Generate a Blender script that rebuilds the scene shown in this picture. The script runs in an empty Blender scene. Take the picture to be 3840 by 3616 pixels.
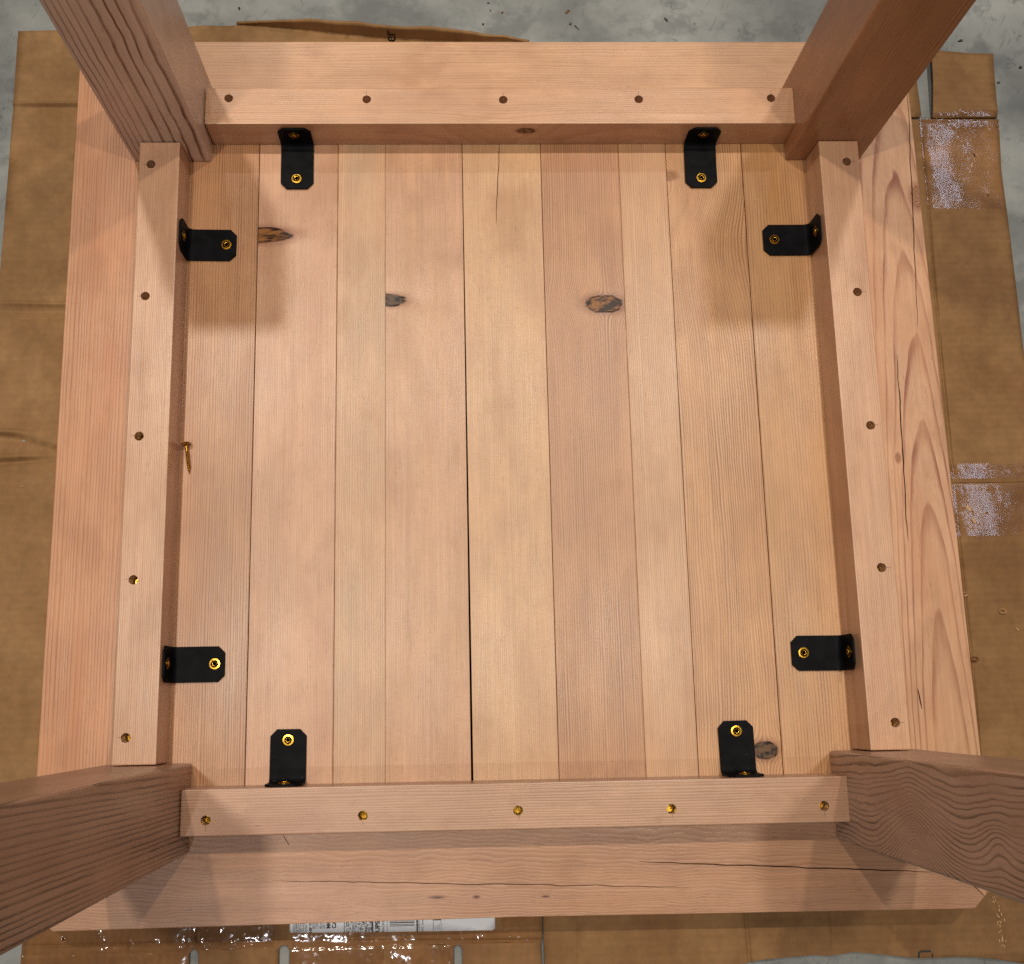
import bpy, bmesh, math, random
from mathutils import Vector, Matrix, noise as mnoise

random.seed(7)
S = bpy.context.scene
COL = S.collection
MM = 0.001

# ------------------------------------------------------------------ camera
cam_d = bpy.data.cameras.new("camera")
cam = bpy.data.objects.new("camera", cam_d)
COL.objects.link(cam)
rx, ry, rz = 0.18413412784, -0.02808913890, -0.01820427291
Rm = Matrix.Rotation(rz, 3, 'Z') @ Matrix.Rotation(ry, 3, 'Y') @ Matrix.Rotation(rx, 3, 'X')
cam.matrix_world = Matrix.Translation((-0.0228541, -0.2129221, 0.9539297)) @ Rm.to_4x4()
cam_d.sensor_fit = 'HORIZONTAL'
cam_d.sensor_width = 36.0
cam_d.lens = 3897.07 / 3840 * 36.0
cam_d.shift_x = (1920 - 1827.887) / 3840
cam_d.shift_y = (1920.721 - 1808) / 3840
cam_d.clip_start = 0.01
cam_d.clip_end = 100
S.camera = cam

# ------------------------------------------------------------------ light
W = bpy.data.worlds.new("World")
S.world = W
W.use_nodes = True
bg = W.node_tree.nodes["Background"]
bg.inputs[0].default_value = (0.66, 0.77, 1.0, 1)
bg.inputs[1].default_value = 0.05
S.render.engine = 'CYCLES'
S.cycles.use_denoising = False
S.cycles.use_adaptive_sampling = False
S.cycles.sample_clamp_indirect = 4.0
S.view_settings.view_transform = 'Standard'
S.view_settings.look = 'None'
S.view_settings.exposure = -0.2
S.view_settings.gamma = 1.0


def lamp(name, loc, power, color, size, size_y=None, rot=None):
    d = bpy.data.lights.new(name, 'AREA')
    d.energy = power
    d.color = color
    if size_y is None:
        d.shape = 'DISK'
        d.size = size
    else:
        d.shape = 'RECTANGLE'
        d.size = size
        d.size_y = size_y
    o = bpy.data.objects.new(name, d)
    o.location = loc
    if rot:
        o.rotation_euler = rot
    COL.objects.link(o)
    return o


WARM = (1.0, 0.91, 0.78)
for X, Y, P in ((-0.53, -0.02, 20), (0.58, -0.02, 17), (-0.55, 0.99, 25), (0.65, 0.99, 22),
                (-0.58, -1.30, 10), (0.66, -1.30, 1.2), (-0.56, 2.40, 9), (0.66, 2.40, 8)):
    lamp("ceiling_lamp", (X, Y, 2.6), P, (0.95, 0.95, 1.0) if abs(Y) > 1.2 else WARM, 0.08)
lamp("ceiling_tube", (1.80, 1.10, 2.5), 5.5, (0.66, 0.76, 1.0), 0.07, 2.2)


# ------------------------------------------------------------------ node expressions
class NX:
    """a number or a float socket; arithmetic builds Math nodes"""
    def __init__(self, nt, v):
        self.nt, self.v = nt, v

    def _m(self, op, *args, clamp=False):
        n = self.nt.nodes.new('ShaderNodeMath')
        n.operation = op
        n.use_clamp = clamp
        for i, a in enumerate(args):
            a = a.v if isinstance(a, NX) else a
            if isinstance(a, (int, float)):
                n.inputs[i].default_value = a
            else:
                self.nt.links.new(a, n.inputs[i])
        return NX(self.nt, n.outputs[0])

    def __add__(s, o): return s._m('ADD', s, o)
    def __radd__(s, o): return s._m('ADD', o, s)
    def __sub__(s, o): return s._m('SUBTRACT', s, o)
    def __rsub__(s, o): return s._m('SUBTRACT', o, s)
    def __mul__(s, o): return s._m('MULTIPLY', s, o)
    def __rmul__(s, o): return s._m('MULTIPLY', o, s)
    def __truediv__(s, o): return s._m('DIVIDE', s, o)
    def __neg__(s): return s._m('MULTIPLY', s, -1.0)
    def max(s, o): return s._m('MAXIMUM', s, o)
    def min(s, o): return s._m('MINIMUM', s, o)
    def abs(s): return s._m('ABSOLUTE', s)
    def sqrt(s): return s._m('SQRT', s)
    def exp(s): return s._m('EXPONENT', s)
    def floor(s): return s._m('FLOOR', s)
    def fract(s): return s._m('FRACT', s)
    def pow(s, p): return s._m('POWER', s, p)
    def clamp(s): return s._m('ADD', s, 0.0, clamp=True)

    def step(s, a, b, lo=0.0, hi=1.0):
        n = s.nt.nodes.new('ShaderNodeMapRange')
        n.interpolation_type = 'SMOOTHSTEP'
        s.nt.links.new(s.v, n.inputs['Value'])
        n.inputs['From Min'].default_value = a
        n.inputs['From Max'].default_value = b
        n.inputs['To Min'].default_value = lo
        n.inputs['To Max'].default_value = hi
        return NX(s.nt, n.outputs[0])


class Mat:
    def __init__(self, name):
        self.m = bpy.data.materials.new(name)
        self.m.use_nodes = True
        self.nt = self.m.node_tree
        self.b = self.nt.nodes["Principled BSDF"]
        self.out = self.nt.nodes["Material Output"]

    def coords(self, scale=1000.0):
        tc = self.nt.nodes.new('ShaderNodeTexCoord')
        sp = self.nt.nodes.new('ShaderNodeSeparateXYZ')
        self.nt.links.new(tc.outputs['Object'], sp.inputs[0])
        return [NX(self.nt, sp.outputs[i]) * scale for i in range(3)]

    def vec(self, a, b, c):
        n = self.nt.nodes.new('ShaderNodeCombineXYZ')
        for i, q in enumerate((a, b, c)):
            q = q.v if isinstance(q, NX) else q
            if isinstance(q, (int, float)):
                n.inputs[i].default_value = q
            else:
                self.nt.links.new(q, n.inputs[i])
        return n.outputs[0]

    def noise(self, vec, scale=1.0, detail=2.0, rough=0.5):
        n = self.nt.nodes.new('ShaderNodeTexNoise')
        n.inputs['Scale'].default_value = scale
        n.inputs['Detail'].default_value = detail
        n.inputs['Roughness'].default_value = rough
        self.nt.links.new(vec, n.inputs['Vector'])
        return NX(self.nt, n.outputs['Fac'])

    def voro(self, vec, scale=1.0, rand=1.0):
        n = self.nt.nodes.new('ShaderNodeTexVoronoi')
        n.inputs['Scale'].default_value = scale
        n.inputs['Randomness'].default_value = rand
        self.nt.links.new(vec, n.inputs['Vector'])
        return NX(self.nt, n.outputs['Distance'])

    def mix(self, f, a, b, mode='MIX'):
        n = self.nt.nodes.new('ShaderNodeMix')
        n.data_type = 'RGBA'
        n.blend_type = mode
        for sock, q in ((n.inputs[0], f), (n.inputs[6], a), (n.inputs[7], b)):
            q = q.v if isinstance(q, NX) else q
            if isinstance(q, (int, float)):
                sock.default_value = q
            elif isinstance(q, tuple):
                sock.default_value = (*q[:3], 1)
            else:
                self.nt.links.new(q, sock)
        return n.outputs[2]

    def bump(self, h, strength=0.3, dist=0.0004, normal=None):
        n = self.nt.nodes.new('ShaderNodeBump')
        n.inputs['Strength'].default_value = strength
        n.inputs['Distance'].default_value = dist
        self.nt.links.new(h.v, n.inputs['Height'])
        return n.outputs[0]

    def link(self, sock, key):
        self.nt.links.new(sock.v if isinstance(sock, NX) else sock, self.b.inputs[key])


def srgb(r, g, b):
    f = lambda c: (c / 255 / 12.92) if c <= 10 else ((c / 255 + 0.055) / 1.055) ** 2.4
    return (f(r), f(g), f(b))


def wood(name, axes, early, late, pitch, pith, depth=(0, 0), tilt=0.0, wob=(1.5, 120, 30), fine=0.15,
         contrast=0.6, sharp=(0.35, 0.9), bumps=(), knots=(), cracks=(), blotch=None, blotch_amt=0.55,
         pores=0.5, ray=0.0, seed=0.0, rough=0.34, vary=0.5, fibre=0.20, bump=0.25, smudge=0.8, glue=()):
    """growth rings of a sawn board as a solid: s runs along the grain, u across the face, v into it"""
    def tone(c):
        return tuple(k * m for k, m in zip(c, (0.80, 0.78, 0.705)))
    early, late = tone(early), tone(late)
    if blotch is not None:
        blotch = tone(blotch)
    M = Mat(name)
    xyz = dict(zip('xyz', M.coords()))
    s, u0, v = xyz[axes[0]], xyz[axes[1]], xyz[axes[2]]
    u = u0
    kn = []
    for (ks, ku, rs, ru, *sty) in knots:
        if len(sty) > 1:      # a knot on the side face: its cross axis is v
            dk = (v - ku) / ru
            kn.append((dk * dk + ((s - ks) / rs) * ((s - ks) / rs) + (u0 - sty[1]).step(8, 12) * 9.0, dk, (s - ks) / rs, sty[0]))
            continue
        du = (u0 - ku) / ru
        ds = (s - ks) / rs
        rho2 = du * du + ds * ds
        u = u - (u0 - ku) / rho2.max(1.0) * 0.9
        kn.append((rho2, du, ds, sty[0] if sty else 'dark'))
    for (bs, bu, amp, ws, wu, *cusp) in bumps:
        a = (s - bs) / ws
        b = (u0 - bu) / wu
        r2 = a * a + b * b
        if cusp:              # a pointed crest instead of a rounded one
            r2 = (a * a + 0.03).sqrt() * 1.2 + b * b
        u = u - (r2 * -1.0).exp() * amp
    nA = M.noise(M.vec(s / wob[1], u0 / wob[2], v / wob[2] + seed), 1.0, 2.0, 0.5)
    nB = M.noise(M.vec(s / (wob[1] * 0.22), u0 / (wob[2] * 0.35), v / 12 + seed + 9), 1.0, 1.0, 0.5)
    du = u - pith[0]
    dv = v - (s * tilt + pith[1])
    d = (du * du + dv * dv).sqrt() + (nA - 0.5) * (2 * wob[0]) + (nB - 0.5) * (wob[0] * 0.45)
    q = d / pitch
    q = q + (M.noise(M.vec(q * 0.31 + seed, 3.1, seed), 1.0, 0.0) - 0.5) * 1.6
    t = q.fract()
    prof = t.step(*sharp) * (1.0 - t.step(0.93, 1.0))
    strength = M.noise(M.vec(q.floor() * 0.77 + seed * 1.7, 0.4, 5.5), 1.0, 0.0)
    ringk = prof * (1.0 - vary + strength * (2 * vary)) * contrast
    col = M.mix(ringk.clamp(), early, late)
    # slow colour drift along the board
    bl = M.noise(M.vec(s / 190, u0 / 42, v / 60 + seed + 3), 1.0, 3.0, 0.55)
    if blotch is None:
        blotch = tuple(c * k for c, k in zip(early, (0.86, 0.74, 0.70)))
    col = M.mix(bl.step(0.42, 0.70) * blotch_amt, col, blotch)
    bl2 = M.noise(M.vec(s / 70, u0 / 30, v / 30 + seed + 17), 1.0, 2.0, 0.5)
    col = M.mix(bl2.step(0.35, 0.72) * 0.5, col, (1.16 * early[0], 1.15 * early[1], 1.10 * early[2]))
    sm = M.noise(M.vec(s / 85 + 11, u0 / 55, v / 55 + seed * 3), 1.0, 3.0, 0.6)
    col = M.mix(sm.step(0.50, 0.78) * smudge, col, tuple(c * k for c, k in zip(early, (0.75, 0.65, 0.55))))
    # fibres
    fb = M.noise(M.vec(s / 45, u0 / 0.55, v / 0.55 + seed), 1.0, 2.0, 0.6)
    fb2 = M.noise(M.vec(s / 160, u0 / 2.6, v / 2.6 + seed), 1.0, 2.0, 0.6)
    col = M.mix(1.0, col, M.mix(0.5, M.mix(fb, (1 - fibre * 2,) * 3, (1 + fibre * 2,) * 3),
                                M.mix(fb2, (1 - fibre * 1.6, 1 - fibre * 1.8, 1 - fibre * 2.0), (1 + fibre * 1.6,) * 3)), 'MULTIPLY')
    # resin streaks / pores: short dark dashes
    if pores:
        pr = M.noise(M.vec(s / 9.0, u0 / 0.7, v / 0.7 + seed + 5), 1.0, 1.0, 0.5)
        pm = pr.step(0.64, 0.76) * M.noise(M.vec(s / 60, u0 / 18, seed), 1.0, 1.0).step(0.36, 0.62)
        col = M.mix(pm * pores, col, tuple(c * k for c, k in zip(late, (0.55, 0.48, 0.42))))
    # pits, scuffs and specks of dirt
    pit = M.noise(M.vec(s / 2.6, u0 / 1.7, v / 2 + seed + 41), 1.0, 2.0, 0.55)
    pz = M.noise(M.vec(s / 40 + 5, u0 / 30, seed + 43), 1.0, 1.0)
    col = M.mix(pit.step(0.72, 0.78) * pz.step(0.48, 0.62) * 0.65, col, tuple(c * k for c, k in zip(late, (0.5, 0.45, 0.42))))
    scr = M.noise(M.vec(s / 9 + u0 / 2.2, u0 / 14 - s / 60, seed + 47), 1.0, 1.0, 0.5)
    col = M.mix(scr.step(0.74, 0.79) * pz.step(0.52, 0.66) * 0.35, col, tuple(min(1, 1.22 * c) for c in early))
    mot = M.noise(M.vec(s / 26, u0 / 15, v / 20 + seed + 51), 1.0, 3.0, 0.6)
    col = M.mix(mot.step(0.50, 0.74) * 0.45, col, tuple(c * k for c, k in zip(early, (0.80, 0.72, 0.66))))
    if ray:
        rr = M.noise(M.vec(s / 0.7, u0 / 9.0, seed), 1.0, 1.0, 0.5)
        col = M.mix(rr.step(0.55, 0.75) * (ray * 0.6), col, tuple(c * k for c, k in zip(late, (0.9, 0.85, 0.8))))
    for gu in glue:
        gn = M.noise(M.vec(s / 40, seed + gu, 0.0), 1.0, 2.0)
        col = M.mix((1.0 - (u0 - gu).abs().step(0.3, 1.1)) * gn.step(0.3, 0.6) * 0.8, col, srgb(150, 92, 38))
    h = prof * -0.5 + fb * 0.5
    rim = srgb(30, 15, 7)
    spec = NX(M.nt, 0.6) + 0.0
    for rho2, kdu, kds, sty in kn:
        rho = rho2.sqrt() + (M.noise(M.vec(kdu * 1.9 + seed, kds * 1.9, 1.0), 1.0, 3.0, 0.6) - 0.5) * 0.42
        if sty == 'red':
            col = M.mix((1.0 - rho.step(0.35, 1.25)) * 0.85, col, srgb(104, 52, 30))
            col = M.mix((1.0 - rho.step(0.0, 0.5)) * 0.8, col, srgb(40, 20, 12))
            continue
        halo = 1.0 - rho.step(0.9, 1.75)
        col = M.mix(halo * 0.55, col, tuple(c * k for c, k in zip(late, (0.95, 0.72, 0.50))))
        inside = 1.0 - rho.step(0.90, 1.0)
        kr = (rho * 4.5 + M.noise(M.vec(kdu * 3, kds * 3, seed), 1.0, 2.0) * 1.6).fract()
        bark = M.noise(M.vec(kdu * 1.5 + 4 + seed, kds * 1.7, seed + 2), 1.0, 3.0, 0.6)
        speck = M.noise(M.vec(kdu * 6, kds * 7, seed + 5), 1.0, 3.0, 0.7)
        if sty == 'grey':
            kc = M.mix(bark.step(0.36, 0.62), srgb(26, 17, 12), srgb(104, 76, 52))
        elif sty == 'pale':
            kc = M.mix(kr.step(0.1, 0.9), tuple(0.82 * c for c in early), tuple(0.9 * c for c in late))
        else:
            kc = M.mix(bark.step(0.40, 0.58), srgb(40, 21, 10), srgb(150, 96, 48))
            kc = M.mix(kr.step(0.55, 1.0) * 0.45, kc, srgb(70, 38, 18))
        if sty != 'pale':
            kc = M.mix(speck.step(0.60, 0.78) * 0.7, kc, srgb(24, 14, 8))
        col = M.mix(inside, col, kc)
        spec = spec * (1.0 - inside * 0.6)
        if sty != 'pale':
            ring = rho.step(0.80, 0.93) * (1.0 - rho.step(0.98, 1.10))
            ring = ring * M.noise(M.vec(kdu * 1.6 + 9, kds * 1.6, seed + 7), 1.0, 1.0).step(0.36, 0.62, 0.25, 0.9)
            col = M.mix(ring, col, rim)
            spec = spec * (1.0 - ring * 0.85)
    for (s0, s1, ua, ub, w) in cracks:
        tt = (s - s0) / (s1 - s0)
        uc = tt * (ub - ua) + ua + (M.noise(M.vec(s / 28, seed + ua, 0.0), 1.0, 2.0) - 0.5) * 3.0
        wid = (tt * (1.0 - tt)).max(0.0).sqrt() * (2 * w) * (0.55 + M.noise(M.vec(s / 14, seed, ua), 1.0, 1.0) * 0.9)
        dd = (u0 - uc).abs() - wid * 0.5
        mk = (1.0 - dd.step(-0.12, 0.30)) * wid.step(0.05, 0.3)
        col = M.mix(mk * 0.96, col, srgb(44, 24, 12))
        spec = spec * (1.0 - mk)
        h = h - mk * 3.0
    M.link(col, 'Base Color')
    M.link(bl * 0.16 + fb * 0.12 + (rough - 0.14), 'Roughness')
    M.link(spec, 'Specular IOR Level')
    if bump:
        M.link(M.bump(h, bump, 0.0005), 'Normal')
    return M.m


# ------------------------------------------------------------------ mesh helpers
def link_mesh(name, bm, mat, parent=None, smooth=False):
    me = bpy.data.meshes.new(name)
    bm.normal_update()
    bm.to_mesh(me)
    bm.free()
    if smooth:
        for p in me.polygons:
            p.use_smooth = True
    if isinstance(mat, (list, tuple)):
        for q in mat:
            me.materials.append(q)
    elif mat:
        me.materials.append(mat)
    o = bpy.data.objects.new(name, me)
    COL.objects.link(o)
    if parent:
        attach(o, parent)
    return o


def attach(o, parent):
    o.parent = parent
    inv = Matrix.Identity(4)
    p = parent
    chain = []
    while p is not None:
        chain.append(p)
        p = p.parent
    mw = Matrix.Identity(4)
    for q in reversed(chain):
        mw = mw @ q.matrix_parent_inverse @ q.matrix_basis
    o.matrix_parent_inverse = mw.inverted()


def thing(o, label, cat, group=None, kind=None):
    o['label'] = label
    o['category'] = cat
    if group:
        o['group'] = group
    if kind:
        o['kind'] = kind
    return o


def empty(name, loc):
    o = bpy.data.objects.new(name, None)
    o.empty_display_size = 0.05
    o.location = [c * MM for c in loc]
    COL.objects.link(o)
    return o


def prism(pts, z0, z1, bev=0.6, seg=2):
    """solid with outline pts (mm, counter-clockwise) from z0 to z1, edges eased"""
    bm = bmesh.new()
    lo = [bm.verts.new((x * MM, y * MM, z0 * MM)) for x, y in pts]
    hi = [bm.verts.new((x * MM, y * MM, z1 * MM)) for x, y in pts]
    n = len(pts)
    bm.faces.new(list(reversed(lo)))
    bm.faces.new(hi)
    for i in range(n):
        bm.faces.new((lo[i], lo[(i + 1) % n], hi[(i + 1) % n], hi[i]))
    bmesh.ops.recalc_face_normals(bm, faces=bm.faces)
    if bev:
        bmesh.ops.bevel(bm, geom=list(bm.edges), offset=bev * MM, segments=seg, profile=0.6, affect='EDGES')
    return bm


def box_pts(x0, x1, y0, y1):
    return [(x0, y0), (x1, y0), (x1, y1), (x0, y1)]


def carve(o, holes, z_top, depth, r=4.2):
    """drill round pockets into the top face of an object (its mesh is already in world millimetres)"""
    bm = bmesh.new()
    for x, y in holes:
        bmesh.ops.create_cone(bm, cap_ends=True, segments=24, radius1=r * MM, radius2=r * MM, depth=2 * depth * MM,
                              matrix=Matrix.Translation((x * MM, y * MM, z_top * MM)))
    for v in bm.verts:
        v.co.x += random.uniform(-0.22, 0.22) * MM
        v.co.y += random.uniform(-0.22, 0.22) * MM
    cut = link_mesh("cutter", bm, None)
    md = o.modifiers.new("drill", 'BOOLEAN')
    md.operation = 'DIFFERENCE'
    md.solver = 'EXACT'
    md.object = cut
    bpy.context.view_layer.update()
    dg = bpy.context.evaluated_depsgraph_get()
    me = bpy.data.meshes.new_from_object(o.evaluated_get(dg))
    o.modifiers.clear()
    o.data = me
    bpy.data.objects.remove(cut)


def lathe(rings, n=24, close_top=True, close_bot=False, lobes=()):
    """rings: (radius mm, z mm); rings listed in lobes become six-lobed"""
    bm = bmesh.new()
    R = []
    for k, (r, z) in enumerate(rings):
        row = []
        for i in range(n):
            a = 2 * math.pi * i / n
            rr = r * (1 + 0.17 * math.cos(6 * a)) if k in lobes else r
            row.append(bm.verts.new((rr * math.cos(a) * MM, rr * math.sin(a) * MM, z * MM)))
        R.append(row)
    for k in range(len(R) - 1):
        for i in range(n):
            bm.faces.new((R[k][i], R[k][(i + 1) % n], R[k + 1][(i + 1) % n], R[k + 1][i]))
    if close_top:
        bm.faces.new(R[-1])
    if close_bot:
        bm.faces.new(list(reversed(R[0])))
    bmesh.ops.recalc_face_normals(bm, faces=bm.faces)
    return bm


# ------------------------------------------------------------------ concrete floor
M = Mat("grey_concrete")
x, y, z = M.coords()
n1 = M.noise(M.vec(x / 160, y / 160, z), 1.0, 5.0, 0.6)
n2 = M.noise(M.vec(x / 26, y / 26, z + 7), 1.0, 4.0, 0.65)
n3 = M.noise(M.vec(x / 2.2, y / 2.2, z + 3), 1.0, 3.0, 0.7)
c = M.mix(n1.step(0.30, 0.70), srgb(102, 104, 101), srgb(148, 149, 144))
c = M.mix(n2.step(0.50, 0.78) * 0.55, c, srgb(98, 101, 96))
c = M.mix(n3.step(0.62, 0.80) * 0.45, c, srgb(86, 88, 84))
sp = M.voro(M.vec(x / 17 + n2 * 0.4, y / 17, z), 1.0)
c = M.mix((1.0 - sp.step(0.06, 0.13)) * n2.step(0.45, 0.6) * 0.8, c, srgb(84, 84, 80))
sc = M.noise(M.vec(x / 55 + y / 30, x / 3.0 - y / 5.5, z), 1.0, 1.0, 0.4)
c = M.mix(sc.step(0.68, 0.73) * 0.45, c, srgb(92, 93, 90))
n4 = M.noise(M.vec(x / 0.9, y / 0.9, z + 13), 1.0, 2.0, 0.6)
c = M.mix(1.0, c, M.mix(n4, (0.78,) * 3, (1.20,) * 3), 'MULTIPLY')
st = M.noise(M.vec(x / 75 + 3, y / 60, z + 21), 1.0, 5.0, 0.7)
c = M.mix(st.step(0.50, 0.62) * 0.5, c, srgb(88, 90, 88))
ck = (M.noise(M.vec(x / 120, y / 120, z + 31), 1.0, 4.0, 0.55) - 0.5).abs()
c = M.mix((1.0 - ck.step(0.0, 0.004)) * n2.step(0.45, 0.6) * 0.5, c, srgb(70, 70, 68))
M.link(c, 'Base Color')
M.b.inputs['Roughness'].default_value = 0.62
M.link(M.bump(n3 + n2 * 0.6, 0.35, 0.0007), 'Normal')
bm = bmesh.new()
bmesh.ops.create_grid(bm, x_segments=1, y_segments=1, size=4.0)
floor = link_mesh("concrete_floor", bm, M.m)
floor.location.z = -0.0432
floor['kind'] = 'structure'
floor['label'] = "bare grey concrete floor with dark specks and scuffs"

# ------------------------------------------------------------------ table
E = srgb
table = empty("wooden_table", (27, 28, -39))
thing(table, "upside-down raw wood table with four square legs and black corner brackets, lying on flattened cardboard", "table")

# planks of the top, seen from below: (x0, x1, ends' gaps included)
PINK = E(212, 164, 134)
SAND = E(216, 172, 130)
TAN = E(204, 154, 112)
LATE = E(150, 92, 60)
planks = [
    (-300.0, -212.6, dict(early=E(202, 150, 110), late=E(132, 78, 48), pitch=2.1, pith=(-520, 60), contrast=0.75, seed=1.3, blotch_amt=0.5)),
    (-211.9, -134.8, dict(glue=(-134.8,), early=E(218, 170, 138), late=LATE, pitch=1.5, pith=(-700, 90), contrast=0.42, seed=2.1, ray=0.25,
                          knots=[(242.4, -212.5, 8.5, 34, 'dark')])),
    (-134.5, -87.9, dict(glue=(-134.5,), early=E(214, 169, 134), late=LATE, pitch=1.6, pith=(-500, 90), contrast=0.45, seed=3.7, blotch=E(196, 168, 138))),
    (-87.8, -11.7, dict(early=E(214, 166, 132), late=LATE, pitch=1.5, pith=(400, 60), contrast=0.40, seed=4.9, ray=0.35,
                         blotch=E(198, 150, 104), blotch_amt=0.5, knots=[(174.3, -86.0, 6.5, 18, 'grey')])),
    (-10.2, 66.7, dict(early=E(220, 176, 136), late=E(160, 104, 66), pitch=1.7, pith=(500, 90), contrast=0.36, seed=5.2, ray=0.35,
                       cracks=[(352, 250, 27, 20.8, 0.5)])),
    (67.2, 144.8, dict(early=E(204, 152, 112), late=E(130, 78, 48), pitch=2.0, pith=(420, 60), contrast=0.72, seed=6.6,
                       blotch=E(192, 138, 106), blotch_amt=0.6, knots=[(169.0, 125.0, 9.0, 18.5, 'dark')])),
    (144.95, 192.4, dict(glue=(145.0,), early=E(216, 170, 132), late=E(150, 94, 60), pitch=1.8, pith=(600, 60), contrast=0.55, seed=7.4)),
    (193.0, 268.8, dict(early=E(214, 164, 120), late=E(136, 82, 46), pitch=2.3, pith=(30, 70), contrast=0.80, seed=8.8,
                        bumps=[(292, 200, 30, 34, 34), (225, 235, -14, 70, 40)], wob=(3.0, 110, 30),
                        knots=[(-257.8, 254.0, 8.2, 11.5, 'grey'), (304, 194.5, 4.5, 8, 'pale')])),
    (269.5, 354.0, dict(glue=(269.5, 335.0), early=E(210, 160, 116), late=E(134, 80, 46), pitch=2.6, pith=(520, 80), contrast=0.66, seed=9.5,
                        blotch=E(200, 146, 84), blotch_amt=0.55)),
]
zt = [0.0, -0.25, 0.05, 0.0, -0.3, 0.0, 0.0, -0.2, 0.05]
for (x0, x1, kw), dz in zip(planks, zt):
    pts = box_pts(x0, x1, -298.5, 357.5)
    if abs(x0 + 10.2) < 0.01:      # this joint opens towards the near edge
        pts = [(-9.7, -298.5), (x1, -298.5), (x1, 357.5), (-11.2, 357.5)]
    o = link_mesh("plank", prism(pts, -38, dz - 0.35, 0.28), wood("plank_wood", 'yxz', **kw), table)

# outer frame, mitred at the corners, corners clipped
C_ = 20.0
OX0, OX1t, OX1b, OY0, OY1 = -393.5, 446.0, 451.5, -397.5, 452.5
IX0, IX1, IY0, IY1 = -300.5, 354.5, -299.0, 358.0
g = 0.3
frame = [
    ([(IX0, IY0 + g), (IX0, IY1 - g), (OX0 + C_ * 0.5, OY1 - C_ * 0.5 - g), (OX0, OY1 - C_), (OX0 - 1.5, OY0 + C_), (OX0 + C_ * 0.5 - 1, OY0 + C_ * 0.5 + g)],
     wood("left_board_wood", 'yxz', E(212, 156, 120), E(152, 88, 54), 3.0, (-560, 60), contrast=0.62, seed=11.0,
          blotch=E(204, 134, 92), blotch_amt=0.7, wob=(2.0, 200, 26))),
    ([(IX1, IY1 - g), (IX1, IY0 + g), (OX1b - C_ * 0.5, OY0 + C_ * 0.5 + g), (OX1b, OY0 + C_), (OX1t, OY1 - C_), (OX1t - C_ * 0.5, OY1 - C_ * 0.5 - g)],
     wood("right_board_wood", 'yxz', E(220, 172, 138), E(150, 84, 52), 5.2, (425, -30), tilt=-0.055, contrast=1.0, seed=12.4,
          wob=(2.2, 130, 34), sharp=(0.58, 0.93), blotch=E(210, 146, 104), blotch_amt=0.5,
          knots=[(280, 444, 12, 6.5, 'pale'), (11.9, 399.9, 4.2, 2.4, 'pale')],
          cracks=[(398, 140, 445, 431.5, 0.8), (116, -70, 408.5, 402, 1.1), (-205, -224, 399, 400.5, 1.0)])),
    ([(IX0 + g, IY1), (IX1 - g, IY1), (OX1t - C_ * 0.5 - g, OY1 - C_ * 0.5), (OX1t - C_, OY1), (OX0 + C_, OY1 - 0.6), (OX0 + C_ * 0.5 + g, OY1 - C_ * 0.5)],
     wood("top_board_wood", 'xyz', E(218, 172, 136), E(176, 122, 88), 2.4, (520, 70), contrast=0.42, seed=13.1, wob=(3.0, 240, 30))),
    ([(IX1 - g, IY0), (IX0 + g, IY0), (OX0 - 1 + C_ * 0.5 + g, OY0 + C_ * 0.5), (OX0 + C_, OY0), (30, OY0 + 2.5), (OX1b - C_, OY0), (OX1b - C_ * 0.5 - g, OY0 + C_ * 0.5)],
     wood("bottom_board_wood", 'xyz', E(202, 156, 128), E(150, 98, 68), 2.2, (-285, -70), tilt=0.03, contrast=0.38, seed=14.7, sharp=(0.15, 0.88),  # base colour greyed slightly to hold the shadow of someone standing there
          wob=(3.4, 46, 30), blotch=E(204, 146, 102), blotch_amt=0.45, vary=0.6,
          knots=[(-43, -377, 9.5, 1.7, 'red'), (-8.6, -377.5, 4, 1.8, 'red'), (52, -378.5, 4.5, 1.2, 'red')],
          cracks=[(-190, 190, -360, -374, 0.55), (132, 400, -351, -366, 0.95), (-178, -172, -321, -331, 0.9)])),
]
for pts, m in frame:
    a = sum(pts[i][0] * pts[(i + 1) % len(pts)][1] - pts[(i + 1) % len(pts)][0] * pts[i][1] for i in range(len(pts)))
    if a < 0:
        pts = pts[::-1]
    link_mesh("frame_board", prism(pts, -38.6, 0.0, 0.7), m, table)

# aprons, drilled for the screws
H = 37.9
brass = Mat("yellow_zinc")
bx, by, bz = brass.coords()
bn = brass.noise(brass.vec(bx / 1.5, by / 1.5, bz / 1.5), 1.0, 3.0, 0.6)
brass.link(brass.mix(bn.step(0.35, 0.7), (0.74, 0.44, 0.055), (0.40, 0.20, 0.025)), 'Base Color')
brass.b.inputs['Metallic'].default_value = 1.0
brass.b.inputs['Roughness'].default_value = 0.22
BRASS = brass.m
SCREW = lathe([(2.9, -2.2), (3.5, 0.0), (3.35, 0.15), (1.9, 0.15), (1.7, -1.9)], 24, True, False, lobes=(3, 4))
screw_me = bpy.data.meshes.new("screw")
SCREW.to_mesh(screw_me)
SCREW.free()
screw_me.materials.append(BRASS)

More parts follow.
